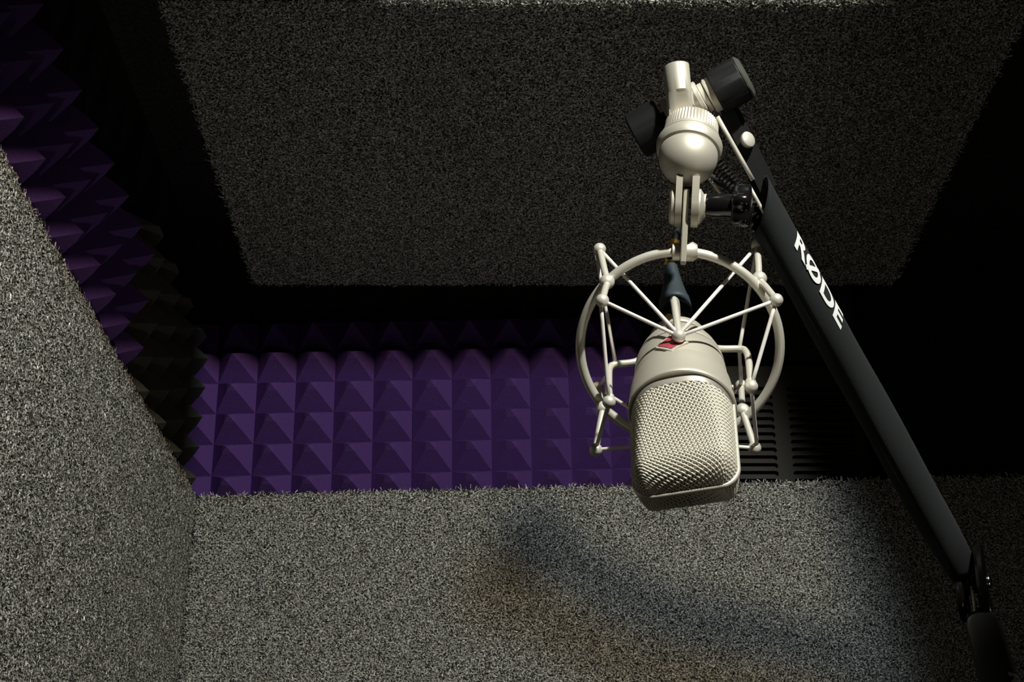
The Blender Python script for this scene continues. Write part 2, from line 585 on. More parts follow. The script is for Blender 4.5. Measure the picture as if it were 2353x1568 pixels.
# head surface
HL = 69.0
S1, SL = 56.0, 79.0
def head_pt(be, sg):
    """be: angle round the head (0 = front), sg: distance along its profile"""
    if sg < S1:
        s = sg; w = 28.5 - 0.8 * sg / S1
        t = 28.4 - 0.42 * sg + 0.0040 * sg * sg
    else:
        g = (sg - S1) / (SL - S1) * math.pi / 2
        s = S1 + (HL - S1) * math.sin(g)
        w = 27.7 - 9.5 * (1 - math.cos(g))
        t = (28.4 - 0.42 * S1 + 0.0040 * S1 * S1) * math.cos(g) + 0.05
    x = w * abs(math.cos(be)) + 1e-4
    p = 12.0
    b = (x ** -p + t ** -p) ** (-1 / p)
    return s, math.copysign(b, math.cos(be)), w * math.sin(be)
def head_w(be, sg, off=0.0):
    a, b, l = head_pt(be, sg)
    if off == 0:
        return MC(a, b, l)
    e = 0.02
    q1 = Vector(head_pt(be + e, sg)) - Vector(head_pt(be - e, sg))
    q2 = Vector(head_pt(be, min(SL, sg + 0.4))) - Vector(head_pt(be, max(0, sg - 0.4)))
    n = q1.cross(q2)
    if n.length < 1e-9: n = Vector((1, 0, 0))
    n.normalize()
    if n.dot(Vector((0.3, b, l))) < 0: n = -n
    return MC(a + n.x * off, b + n.y * off, l + n.z * off)
bm = bmesh.new()
NA, NS = 120, 50
rings = [[bm.verts.new(head_w(2 * math.pi * i / NA, SL * j / NS, -0.6)) for i in range(NA)] for j in range(NS + 1)]
for a, b in zip(rings[:-1], rings[1:]):
    for i in range(NA):
        bm.faces.new((a[i], a[(i + 1) % NA], b[(i + 1) % NA], b[i]))
bm.faces.new(rings[-1])
grille = obj('grille', bm, M['grille_in'], mic)
# plain band where the grille meets the collar
bm = bmesh.new()
rings = [[bm.verts.new(head_w(2 * math.pi * i / NA, sg, of)) for i in range(NA)] for sg, of in ((0.2, 0.35), (5.6, 0.35), (6.0, 0.1), (6.0, -0.6))]
for a, b in zip(rings[:-1], rings[1:]):
    for i in range(NA):
        bm.faces.new((a[i], a[(i + 1) % NA], b[(i + 1) % NA], b[i]))
obj('grille_band', bm, M['nickel_dk'], mic)
# woven wire over it: two crossing families
bm = bmesh.new()
RQ = 28.0
SP = 2.0
def wires(ang, amp_sign, rad, lift):
    ca, sa = math.cos(ang), math.sin(ang)
    QM = math.pi * RQ
    cs = [(-QM, 0), (QM, 0), (-QM, SL), (QM, SL)]
    os_ = [-q * sa + g * ca for q, g in cs]
    ts = [q * ca + g * sa for q, g in cs]
    k0, k1 = math.floor(min(os_) / SP), math.ceil(max(os_) / SP)
    for k in range(k0, k1 + 1):
        o_ = k * SP
        run = []
        n = 0
        t = math.floor(min(ts) / SP) * SP
        while t <= max(ts):
            q = t * ca - o_ * sa; g = t * sa + o_ * ca
            if -QM <= q <= QM and 5.8 <= g <= SL - 0.8:
                off = lift + 0.25 * amp_sign * math.sin(math.pi * (t / SP)) * (1 if k % 2 else -1)
                run.append(head_w(q / RQ, g, off))
            elif run:
                if len(run) > 2: tube(bm, run, rad, 4, cap=False)
                run = []
            t += SP * 0.5
        if len(run) > 2: tube(bm, run, rad, 4, cap=False)
wires(math.radians(30), 1, 0.00056, 0.15)
wires(math.radians(-60), -1, 0.00046, -0.05)
obj('wire_mesh', bm, M['nickel_wire'], grille, recalc=False)
# rim strap over the head in the side plane
bm = bmesh.new()
pts = []
for i in range(61):
    s, b, l = head_pt(math.pi / 2, 0.5 + (SL - 0.5) * i / 60)
    pts.append((s, l))
top_l = pts[-1][1]
path = pts + [(HL + 0.15, top_l * (1 - 2 * k / 12)) for k in range(1, 12)] + [(s, -l) for s, l in pts[::-1]]
half = 1.45
prev = None
for i, (s, l) in enumerate(path):
    a = path[max(0, i - 1)]; b = path[min(len(path) - 1, i + 1)]
    t = Vector((b[0] - a[0], b[1] - a[1])).normalized()
    nv = Vector((t.y, -t.x))
    if nv.dot(Vector((s - 30, l))) < 0: nv = -nv
    ring = [bm.verts.new(MC(s + nv.x * h, w, l + nv.y * h)) for w, h in ((-half, -0.8), (-half, 1.1), (-half * 0.5, 1.7), (half * 0.5, 1.7), (half, 1.1), (half, -0.8))]
    if prev:
        for k in range(6):
            bm.faces.new((prev[k], prev[(k + 1) % 6], ring[(k + 1) % 6], ring[k]))
    prev = ring
obj('rim', bm, M['ring'], mic)
# two small collar screws
for sg in (-1, 1):
    bm = bmesh.new()
    c = MC(-8, 6, sg * 29.6)
    lathe(bm, c, LAT * sg, [(-0.5 * mm, 1.6 * mm), (0.9 * mm, 1.6 * mm), (1.3 * mm, 1.1 * mm)], 16)
    obj('screw', bm, M['nickel_dk'], mic)
# red diamond badge on the front
def badge_pt(x, y, h):
    s = -29.5 + y
    r = 28.0 + (s + 29.5) * 0.065
    a = x / r
    return MC(s, (r + h) * math.cos(a), (r + h) * math.sin(a))
def diamond(bm, hw, hh, h0, h1, n=8):
    # strips from left tip to right tip, following the barrel
    tops, lows = [], []
    for i in range(2 * n + 1):
        x = -hw + hw * i / n
        y = hh * (1 - abs(x) / hw)
        tops.append([bm.verts.new(badge_pt(x, yy, h1)) for yy in (-y - 1e-4, 0, y + 1e-4)])
        lows.append([bm.verts.new(badge_pt(x, yy, h0)) for yy in (-y - 1e-4, y + 1e-4)])
    for i in range(2 * n):
        for k in range(2):
            bm.faces.new((tops[i][k], tops[i + 1][k], tops[i + 1][k + 1], tops[i][k + 1]))
        bm.faces.new((tops[i][0], lows[i][0], lows[i + 1][0], tops[i + 1][0]))
        bm.faces.new((tops[i][2], tops[i + 1][2], lows[i + 1][1], lows[i][1]))
bm = bmesh.new(); diamond(bm, 9.6, 9.2, -1.6, 0.8)
badge = obj('badge', bm, M['ring'], mic, smooth=False, label='diamond badge in red enamel with a steel edge')
bm = bmesh.new(); diamond(bm, 7.8, 7.2, 0.4, 1.15)
obj('enamel', bm, M['red'], badge, smooth=False)

# ------------------------------------------------------------------ shock mount
CTR = P(1561, 800, 0.895)
RTH = math.radians(18)
tw2 = (EYE - CTR).normalized()
dn2 = (-UP - tw2 * (-UP).dot(tw2)).normalized()
rt2 = (RT - tw2 * RT.dot(tw2)).normalized()
RN = (tw2 * math.cos(RTH) + dn2 * math.sin(RTH)).normalized()
RB = (tw2 * math.sin(RTH) - dn2 * math.cos(RTH)).normalized()
RR = 0.060
def ringpt(deg, r=RR):
    a = math.radians(deg)
    return CTR + rt2 * (r * math.cos(a)) + RB * (r * math.sin(a))
def rdep(v): return 0.895 + (v - 800) * 8.55e-5

sm = empty('shock_mount', ringpt(90), 'pale nickel ring shock mount with elastic cords cradling the microphone', 'shock mount')
bm = bmesh.new()
N = 96
sec = 14
rg = []
for i in range(N):
    a = 2 * math.pi * i / N
    d = rt2 * math.cos(a) + RB * math.sin(a)
    c = CTR + d * RR
    rg.append([bm.verts.new(c + (d * math.cos(2 * math.pi * k / sec) + RN * math.sin(2 * math.pi * k / sec)) * 0.0029) for k in range(sec)])
for i in range(N):
    for k in range(sec):
        bm.faces.new((rg[i][k], rg[(i + 1) % N][k], rg[(i + 1) % N][(k + 1) % sec], rg[i][(k + 1) % sec]))
obj('ring', bm, M['ring'], sm)

nodes = {  # ring joint, front end, rear end of each bent post
    'ul': ((1395, 648), (1384, 691), (1378, 573)),
    'ur': ((1745, 641), (1784, 690), (1740, 565)),
    'll': ((1385, 939), (1369, 1034), (1373, 892)),
    'lr': ((1706, 944), (1734, 1030), (1703, 887)),
}
PT = {}
for k, (n0, nf, nb) in nodes.items():
    c = P(*n0, rdep(n0[1]))
    f = P(*nf, rdep(n0[1]) - 0.026)
    r = P(*nb, rdep(n0[1]) + 0.028)
    PT[k] = (c, f, r)
    bm = bmesh.new()
    path = smooth_path([r, r.lerp(c, 0.6), c, c.lerp(f, 0.4), f], 5)
    tube(bm, path, 0.0021, 10)
    ball(bm, c, 0.0046, 14)
    ball(bm, f, 0.0040, 14)
    ball(bm, r, 0.0040, 14)
    obj('post', bm, M['ring'], sm)

# inner cradle: collar on the mic's tail and four bent arms
bm = bmesh.new()
lathe(bm, MC(0, 0, 0), AX, [(-69.2 * mm, 11.4 * mm), (-69.2 * mm, 17 * mm), (-70 * mm, 17.6 * mm), (-73 * mm, 17.6 * mm), (-74 * mm, 17 * mm), (-74 * mm, 11.4 * mm)], 48, capa=False, capb=False)
obj('cradle_collar', bm, M['nickel'], sm, smooth='auto')
arms = {
    'f': [MC(-72, 15, 0, 0), MC(-74, 26, 0, 0), MC(-71, 31, -1.5, 0), MC(-62, 32.5, -1, 0), MC(-30, 32.5, 0.5, 0)],
    'l': [MC(-70, -4, -14, 0), MC(-62, -6, -26, 0), MC(-60, -6, -38.5, 0), MC(-56, -5.5, -42, 0), MC(-47, -5, -42.5, 0), MC(-18, -3, -42, 0)],
    'r': [MC(-70, -2, 14, 0), MC(-62, 0, 24, 0), MC(-60.5, 0, 36, 0), MC(-57, 0.5, 39.5, 0), MC(-48, 1, 40.5, 0), MC(-18, 2.7, 40.0, 0)],
    'b': [MC(-72, -15, 0, 0), MC(-74, -26, 0, 0), MC(-70, -33, 0, 0), MC(-60, -35, 0, 0), MC(-18, -36, 0, 0)],
}
AE = {}
for k, pts in arms.items():
    bm = bmesh.new()
    tube(bm, smooth_path(pts, 7), 0.0022, 10)
    ball(bm, pts[-1], 0.0040, 14)
    if k != 'f':
        ball(bm, pts[-1] - AX * 0.004, 0.0033, 12)
    AE[k] = pts[-1]
    obj('cradle_arm', bm, M['ring'], sm)
bendL, bendR = arms['l'][2], arms['r'][2]

def band(a, b, r=0.00118):
    bm = bmesh.new()
    tube(bm, lerp_pts(a, b, 6), r, 8)
    obj('elastic_cord', bm, M['elastic'], sm)
tip = lambda k: AE[k] + AX * 0.001
for k in ('ul', 'ur'):
    c, f, r = PT[k]
    band(f, AE['f'] + AX * 0.0005)
    band(r, AE['f'] - AX * 0.001)
for k in ('ll', 'lr'):
    c, f, r = PT[k]
    band(f, AE['b']); band(r, AE['b'] - AX * 0.001)
band(PT['ul'][1] + (-rt2) * 0.001, AE['l']); band(PT['ll'][1], AE['l'])
band(PT['ul'][2] - rt2 * 0.0025, bendL); band(PT['ll'][2], bendL)
band(PT['ur'][1], AE['r']); band(PT['lr'][1] + rt2 * 0.0015, AE['r'])
band(PT['ur'][2], bendR); band(PT['lr'][2], bendR)

# clamp on the ring's top, flat bar, fork, ball swivel
top = ringpt(87)
dT = rt2
bm = bmesh.new()
lathe(bm, top - dT * 0.0075, dT, [(0, 0.004), (0.0004, 0.0052), (0.0045, 0.0052), (0.0046, 0.0043), (0.0085, 0.0043), (0.0086, 0.0058), (0.0125, 0.0058), (0.0150, 0.0042), (0.0152, 0.003)], 28)
obj('clamp', bm, M['nickel'], sm, smooth='auto')
barA = P(1570, 606, 0.8700)
barB = P(1578, 438, 0.8740)
bd = (barB - barA).normalized()
bx = (rt2 - bd * rt2.dot(bd)).normalized()
bz = bd.cross(bx).normalized()
bm = bmesh.new()
slab(bm, (barA + barB) / 2, bx, bd, bz, 0.0017, (barB - barA).length / 2, 0.0060, 0.0004)
obj('bar', bm, M['nickel_mid'], sm, smooth='auto')
fc = P(1578, 474, 0.874)
bm = bmesh.new()
def plate(cx_, half_t, rad, tail, dz=0):
    """round-ended plate, thickness along bx"""
    c = fc + bx * cx_
    prof = []
    for i in range(25):
        a = math.pi * i / 24
        prof.append((-math.cos(a) * rad, -math.sin(a) * rad))
    prof += [(rad * 0.95, tail), (-rad * 0.95, tail)]
    A = [bm.verts.new(c + bx * half_t + bz * x + bd * y) for x, y in prof]
    B = [bm.verts.new(c - bx * half_t + bz * x + bd * y) for x, y in prof]
    bm.faces.new(A); bm.faces.new(B[::-1])
    for i in range(len(A)):
        j = (i + 1) % len(A)
        bm.faces.new((A[i], B[i], B[j], A[j]))
plate(-0.0048, 0.0019, 0.0125, 0.016)
plate(0.0048, 0.0021, 0.0125, 0.016)
obj('fork', bm, M['nickel_mid'], sm, smooth='auto')
bm = bmesh.new()
lathe(bm, fc - bx * 0.0069, -bx, [(0, 0.0115), (0.002, 0.0112), (0.0034, 0.009), (0.0036, 0.0)], 32)
lathe(bm, fc + bx * 0.0069, bx, [(0, 0.0105), (0.001, 0.0105), (0.0036, 0.0066), (0.0040, 0.0066)], 32)
obj('pivot_boss', bm, M['nickel'], sm, smooth='auto')
# thumb screw on the fork's right
ta = (bx * 0.985 - bd * 0.02 + tw2 * 0.12).normalized()
tc_ = fc + bx * 0.0105 + bd * 0.001
ts = bmesh.new()
lathe(ts, tc_, ta, [(0.0, 0.0050), (0.0005, 0.0064), (0.0040, 0.0072), (0.0164, 0.0072), (0.0166, 0.0080)], 32)
tsk = obj('thumb_screw', ts, M['gloss'], sm, smooth='auto', label='glossy black thumb screw')
bm = bmesh.new()
lathe(bm, tc_ - ta * 0.0012, ta, [(0, 0.0045), (0.0010, 0.0066), (0.0022, 0.0066), (0.0024, 0.004)], 28)
obj('washer', bm, M['ring'], tsk)
bm = bmesh.new()
rings_ = []
hv = ta.orthogonal().normalized()
hv = (UP - ta * UP.dot(ta)).normalized(); hw_ = ta.cross(hv)
SEG = 60
for s, rr in ((0.0164, 0.0065), (0.0166, 0.0105), (0.0180, 0.0118), (0.0250, 0.0118), (0.0268, 0.0105), (0.0272, 0.006)):
    ring = []
    for i in range(SEG):
        a = 2 * math.pi * i / SEG
        lob = 1 + 0.13 * math.cos(5 * a)
        ring.append(bm.verts.new(tc_ + ta * s + (hv * math.cos(a) + hw_ * math.sin(a)) * rr * lob))
    rings_.append(ring)
for a, b in zip(rings_[:-1], rings_[1:]):
    for i in range(SEG):
        bm.faces.new((a[i], a[(i + 1) % SEG], b[(i + 1) % SEG], b[i]))
bm.faces.new(rings_[0][::-1]); bm.faces.new(rings_[-1])
obj('knob', bm, M['gloss'], tsk)

# ball swivel (acorn shape) pointing down toward the room
DC = P(1581, 361, 0.876)
tw3 = (EYE - DC).normalized()
dn3 = (-UP - tw3 * (-UP).dot(tw3)).normalized()
rt3 = (RT - tw3 * RT.dot(tw3)).normalized()
dd = (dn3 * math.cos(math.radians(7)) - rt3 * math.sin(math.radians(7))).normalized()
DA = (tw3 * math.cos(math.radians(45)) + dd * math.sin(math.radians(45))).normalized()
bm = bmesh.new()
prof = []
for i in range(15):
    a = math.pi / 2 * i / 14
    prof.append((17.4 * math.cos(a), 17.4 * math.sin(a)))
prof = [(17.4, 0.0)] + prof[1:]
prof += [(-2.2, 17.4), (-2.8, 17.0), (-3.2, 17.6), (-3.6, 18.6), (-5.0, 19.3), (-9.0, 19.7), (-10.0, 19.4), (-10.6, 18.3), (-11.4, 17.6), (-12.4, 17.6), (-12.8, 17.9), (-15.0, 17.6), (-15.8, 16.8), (-16.4, 16.0)]
lathe(bm, DC, DA, [(s * mm, r * mm) for s, r in prof], 72, capb=True)
obj('swivel_ball', bm, M['nickel'], sm, smooth='auto')
bm = bmesh.new()
SEG = 110
rr_ = []
xk = DA.orthogonal().normalized(); yk = DA.cross(xk)
for s, r, kn in ((-16.3, 15.0, 0), (-16.4, 16.2, 0), (-16.9, 16.6, 1), (-26.4, 16.0, 1), (-27.0, 15.2, 0), (-28.0, 13.0, 0), (-28.2, 9, 0)):
    rr_.append([bm.verts.new(DC + DA * (s * mm) + (xk * math.cos(2 * math.pi * i / SEG) + yk * math.sin(2 * math.pi * i / SEG)) * (r - (0.6 * kn if i % 2 else 0)) * mm) for i in range(SEG)])
for a, b in zip(rr_[:-1], rr_[1:]):
    for i in range(SEG):
        bm.faces.new((a[i], a[(i + 1) % SEG], b[(i + 1) % SEG], b[i]))
bm.faces.new(rr_[0][::-1]); bm.faces.new(rr_[-1])
obj('knurled_nut', bm, M['nickel'], sm, smooth='auto')

# ------------------------------------------------------------------ boom arm
AT = P(1739, 455, 0.900)      # sleeve's upper end
AB = P(2214, 1318, 0.918)     # sleeve's lower end
LB0 = P(2258, 1436, 0.902)
LB1 = P(2296, 1568, 0.795)
ld = (LB1 - LB0).normalized()
LEND = LB0 + ld * 0.44
boom = empty('boom_arm', Vector((LEND.x, LEND.y, 0.0)), 'black jointed microphone boom arm with a white-lettered sleeve rising from lower right', 'boom arm')
ad = (AB - AT).normalized()
at_ = (EYE - (AT + AB) / 2).normalized()
at_ = (at_ - ad * at_.dot(ad)).normalized()      # side of the sleeve that faces the room
ar = ad.cross(at_)
if ar.dot(RT) < 0: ar = -ar                      # image right
SR = 0.0115
LEN = (AB - AT).length
def sleeve_pt(x, ang, r=SR):
    """x along the sleeve, ang: 0 = facing, + = to the right"""
    rr = r * (1 + 0.05 * math.exp(-(x / 0.02) ** 2))
    return AT + ad * x + (at_ * math.cos(ang) + ar * math.sin(ang)) * rr
def sleeve_r(ang):
    # flap seam
    d = (ang + math.radians(30))
    while d > math.pi: d -= 2 * math.pi
    while d < -math.pi: d += 2 * math.pi
    return SR * (1 - 0.16 * math.exp(-(d / 0.07) ** 2))
bm = bmesh.new()
NA, NX = 96, 60
prev = None
rings = []
for j in range(NX + 1):
    ring = []
    for i in range(NA):
        a = 2 * math.pi * i / NA
        cut = 0.004 - 0.0125 * math.sin(a) + 0.004 * math.cos(a)
        x = j / NX * LEN
        w = max(0.0, 1 - x / 0.06)
        wave = 0.0003 * math.sin(3 * a + x * 60) - 0.0022 * max(0.0, (x - LEN + 0.05) / 0.05) ** 2
        ring.append(bm.verts.new(sleeve_pt(x + cut * w * w, a, sleeve_r(a) + wave)))
    rings.append(ring)
# turn the mouth inward so the cloth has thickness
inner = []
for depth_, sh in ((0.0006, 0.93), (0.004, 0.86), (0.05, 0.84)):
    ring = []
    for i in range(NA):
        a = 2 * math.pi * i / NA
        cut = 0.004 - 0.0125 * math.sin(a) + 0.004 * math.cos(a)
        w = max(0.0, 1 - depth_ / 0.06)
        ring.append(bm.verts.new(sleeve_pt(depth_ + cut * w * w, a, SR * sh)))
    inner.append(ring)
seq = inner[::-1] + rings
for a, b in zip(seq[:-1], seq[1:]):
    for i in range(NA):
        bm.faces.new((a[i], a[(i + 1) % NA], b[(i + 1) % NA], b[i]))
bm.faces.new(seq[-1])
slv = obj('sleeve', bm, M['sleeve'], boom)

def lettering(txt, parent, place, length, name='lettering'):
    """flat letters laid on a curved sleeve; place(x01*length, y in letter heights)"""
    cu = bpy.data.curves.new('lettering_curve', 'FONT')
    cu.body = txt
    cu.size = 1.0
    cu.space_character = 1.0
    cu.offset = 0.032
    tmp = bpy.data.objects.new('lettering_tmp', cu)
    COL.objects.link(tmp)
    dg = bpy.context.evaluated_depsgraph_get()
    me = bpy.data.meshes.new_from_object(tmp.evaluated_get(dg))
    bpy.data.objects.remove(tmp); bpy.data.curves.remove(cu)
    b2 = bmesh.new(); b2.from_mesh(me)
    bpy.data.meshes.remove(me)
    # bar through the second letter
    seen, comps = set(), []
    b2.verts.ensure_lookup_table()
    for v in b2.verts:
        if v in seen: continue
        st, cc = [v], []
        seen.add(v)
        while st:
            q = st.pop(); cc.append(q)
            for e in q.link_edges:
                w_ = e.other_vert(q)
                if w_ not in seen:
                    seen.add(w_); st.append(w_)
        comps.append(cc)
    comps.sort(key=lambda c: min(q.co.x for q in c))
    oc = comps[1]
    ox0, ox1 = min(q.co.x for q in oc), max(q.co.x for q in oc)
    oy0, oy1 = min(q.co.y for q in oc), max(q.co.y for q in oc)
    wd = (ox1 - ox0) * 0.085
    a_, b_ = Vector((ox0 + wd * 1.5, oy0 + 0.02, 0)), Vector((ox1 - wd * 1.5, oy1 - 0.02, 0))
    nn = Vector((-(b_ - a_).y, (b_ - a_).x, 0)).normalized() * wd
    b2.faces.new([b2.verts.new(p) for p in (a_ - nn, a_ + nn, b_ + nn, b_ - nn)][::-1])
    xs = [v.co.x for v in b2.verts]; ys = [v.co.y for v in b2.verts]
    lo, hi, y0, y1 = min(xs), max(xs), min(ys), max(ys)
    for v in b2.verts:
        v.co.x = (v.co.x - lo) / (hi - lo); v.co.y = (v.co.y - y0) / (y1 - y0); v.co.z = 0
    for k in range(1, 12):
        g = list(b2.verts) + list(b2.edges) + list(b2.faces)
        bmesh.ops.bisect_plane(b2, geom=g, plane_co=(0, k / 12, 0), plane_no=(0, 1, 0))
    bmesh.ops.triangulate(b2, faces=list(b2.faces))
    for v in b2.verts:
        v.co = place(v.co.x * length, v.co.y)
    return obj(name, b2, M['white'], parent, smooth=False, label='white printed lettering')

TX0 = 0.0357
lettering('RODE', slv, lambda x, y: sleeve_pt(TX0 + x - 0.0070 * y, math.radians(27 + 48 * y), SR * 1.05), 0.0585)

# head of the arm: flat black end link, steel rods, spring
def along(x, off_r, off_t=0.0):
    return AT + ad * x + ar * off_r + at_ * off_t
bm = bmesh.new()
A, B = P(1667, 246, 0.912), P(1768, 450, 0.908)
d_ = (B - A).normalized()
slab(bm, (P(1667, 246, 0.912) + P(1768, 450, 0.908)) / 2, ar, d_, at_, 0.0070, 0.0300, 0.0040, 0.003, 4)
lk = obj('end_link', bm, M['matte'], boom, smooth='auto')
bm = bmesh.new()
rc = P(1721, 320, 0.9005)
rax = (ar * 0.72 + at_ * 0.62).normalized()
lathe(bm, rc - rax * 0.003, rax, [(0, 0.0046), (0.0026, 0.0052), (0.0034, 0.0046), (0.0036, 0.0)], 24)
obj('rivet', bm, M['ring'], lk)
for (a, b, r) in (((1648, 268, .893), (1730, 414, .896), .0014), ((1722, 428, .898), (1768, 512, .898), .0011), ((1612, 388, .915), (1715, 520, .905), .0011)):
    bm = bmesh.new()
    tube(bm, lerp_pts(P(*a), P(*b), 4), r, 10)
    obj('rod', bm, M['ring'], boom)
bm = bmesh.new()
s0, s1 = P(1640, 372, .912), P(1745, 500, .904)
sd = (s1 - s0).normalized(); sx_ = sd.orthogonal().normalized(); sy_ = sd.cross(sx_)
pts = []
for i in range(240):
    t = i / 239
    a = t * 2 * math.pi * 17
    pts.append(s0.lerp(s1, t) + (sx_ * math.cos(a) + sy_ * math.sin(a)) * 0.0045)
tube(bm, pts, 0.0006, 6)
obj('spring', bm, M['matte'], boom)

# cross axle with two black hand wheels and the nickel mounting stud
HC = P(1583, 245, 0.905)
h_img = (RT * 0.88 + UP * 0.47).normalized()
HA = (h_img * math.cos(math.radians(12)) - FW * math.sin(math.radians(12))).normalized()
def hand_wheel(c0, axis, ln, r, label):
    bm = bmesh.new()
    x = (UP - axis * UP.dot(axis)).normalized(); y = axis.cross(x)
    SEG = 64
    rs = []
    for s, k in ((0, .55), (0.0002, .93), (0.0012, 1.0), (ln - .0012, 1.0), (ln - 0.0002, .95), (ln, .6)):
        ring = []
        for i in range(SEG):
            a = 2 * math.pi * i / SEG
            fl = 1 - 0.02 * max(0, math.cos(8 * a)) ** 6
            ring.append(bm.verts.new(c0 + axis * s + (x * math.cos(a) + y * math.sin(a)) * r * k * fl))
        rs.append(ring)
    for a, b in zip(rs[:-1], rs[1:]):
        for i in range(SEG):
            bm.faces.new((a[i], a[(i + 1) % SEG], b[(i + 1) % SEG], b[i]))
    bm.faces.new(rs[0][::-1]); bm.faces.new(rs[-1])
    return obj('hand_wheel', bm, M['matte'], boom, smooth='auto')
hw1 = hand_wheel(P(1642, 215, 0.905), HA, 0.0195, 0.0142, '')
bm = bmesh.new()
lathe(bm, P(1642, 215, 0.905) + HA * 0.0193, HA, [(0, 0.0140), (0.0010, 0.0139), (0.0030, 0.0110), (0.0034, 0.0)], 40)
obj('wheel_cap', bm, M['capdisc'], hw1, smooth='auto', label='grey metal disc on the wheel end')
hw2 = hand_wheel(P(1526, 277, 0.918), -HA, 0.0205, 0.0150, '')
bm = bmesh.new()
tube(bm, [P(1520, 279, 0.918), P(1655, 209, 0.905)], 0.0050, 20)
obj('axle', bm, M['ring'], boom)
for (c, t, r) in (((1637, 218, .905), .0024, .0112), ((1621, 224, .906), .0016, .0095), ((1609, 228, .906), .0016, .0116), ((1597, 232, .907), .0024, .0104), ((1541, 265, .914), .0022, .0120)):
    bm = bmesh.new()
    cc = P(*c)
    lathe(bm, cc - HA * t, HA, [(0, r * .9), (t * .3, r), (2 * t - t * .3, r), (2 * t, r * .9)], 36)
    obj('washer', bm, M['ring'], boom, smooth='auto')
# stud: a round block with a flat planed on it, along the swivel's own axis
bm = bmesh.new()
so = DC - DA * 0.0225
sax = (P(1561, 150, 0.900) - P(1572, 262, 0.893)).normalized()
sc0 = P(1566, 262, 0.894)
Ls = (P(1562, 156, 0.902) - sc0).length
fx = (RT - sax * RT.dot(sax)).normalized(); fy = sax.cross(fx)
if fy.dot(tw3) < 0: fy = -fy
rs = []
SEG = 48
for s, k in ((-0.008, 1.0), (0.002, 1.0), (0.0115, 1.0), (0.0125, 1.0), (Ls * 0.96, 1.0), (Ls, 0.93)):
    ring = []
    for i in range(SEG):
        a = 2 * math.pi * i / SEG
        x, y = 0.0084 * math.cos(a) * k, 0.0100 * math.sin(a) * k
        x = min(x, 0.0066)
        if s < 0.012: y = min(y, -0.001 + 0.0095 * (s + 0.008) / 0.0195)
        ring.append(bm.verts.new(sc0 + sax * s + fx * x + fy * y))
    rs.append(ring)
for a, b in zip(rs[:-1], rs[1:]):
    for i in range(SEG):
        bm.faces.new((a[i], a[(i + 1) % SEG], b[(i + 1) % SEG], b[i]))
bm.faces.new(rs[0][::-1]); bm.faces.new(rs[-1])
obj('stud', bm, M['nickel'], boom, smooth='auto', label='nickel stud between the black hand wheels')

# elbow: two glossy cheek plates, bolt, bars
EC = P(2235, 1345, 0.915)
ea = (RT * 0.93 + at_ * 0.30 + UP * 0.15).normalized()
def cheek(c, R, t, nm):
    bm = bmesh.new()
    lathe(bm, c, ea, [(0, 0.0), (0.0, R * .95), (t * .3, R), (t * .75, R), (t, R * .9), (t * 1.05, 0.0)], 48)
    return obj(nm, bm, M['gloss'], boom, smooth='auto')
ck = cheek(P(2246, 1338, 0.912), 0.0242, 0.0055, 'cheek_plate')
cheek(P(2201, 1372, 0.922), 0.0160, 0.0045, 'cheek_plate')
bm = bmesh.new()
tube(bm, [P(2203, 1352, 0.923), P(2252, 1336, 0.910)], 0.0062, 20)
obj('elbow_axle', bm, M['gloss'], boom)
bm = bmesh.new()
lathe(bm, P(2246, 1338, 0.912) + ea * 0.0054, ea, [(0, 0.0046), (0.0024, 0.0042), (0.0034, 0.0)], 20)
obj('bolt', bm, M['chrome'], ck)
for (a, b, r) in (((2232, 1340, .912), (2247, 1446, .896), .0012), ((2250, 1350, .914), (2262, 1446, .900), .0015), ((2268, 1370, .914), (2284, 1446, .900), .0019), ((2218, 1360, .918), (2232, 1446, .902), .0017)):
    bm = bmesh.new()
    tube(bm, lerp_pts(P(*a), P(*b), 3), r, 10)
    obj('rod', bm, M['ring'] if r == .0012 else M['gloss'], boom)
lt = (EYE - LB0).normalized(); lt = (lt - ld * lt.dot(ld)).normalized(); lr_ = ld.cross(lt)
if lr_.dot(RT) < 0: lr_ = -lr_
bm = bmesh.new()
tube(bm, lerp_pts(LB0 - ld * 0.002, LEND - ld * 0.03, 24), [0.0096] + [0.0105] * 22 + [0.0100], 40)
sl2 = obj('sleeve', bm, M['sleeve'], boom, label='lower sleeve of the arm')
def lower_pt(x, ang, r):
    return LB0 + ld * x + (lt * math.cos(ang) + lr_ * math.sin(ang)) * r
lettering('RODE', sl2, lambda x, y: lower_pt(0.126 + x - 0.008 * y, math.radians(30 + 42 * y), 0.0105 * 1.04), 0.100)
# pole and foot that carry the arm, below the frame
bm = bmesh.new()
tube(bm, [LEND + Vector((0, 0, 0.006)), Vector((LEND.x, LEND.y, 0.02))], 0.011, 24)
ball(bm, LEND, 0.016, 20)
obj('pole', bm, M['matte'], boom)
bm = bmesh.new()
lathe(bm, Vector((LEND.x, LEND.y, 0)), Vector((0, 0, 1)), [(0, 0.13), (0.012, 0.13), (0.022, 0.11), (0.026, 0.02)], 48)
obj('base', bm, M['matte'], boom, smooth='auto')

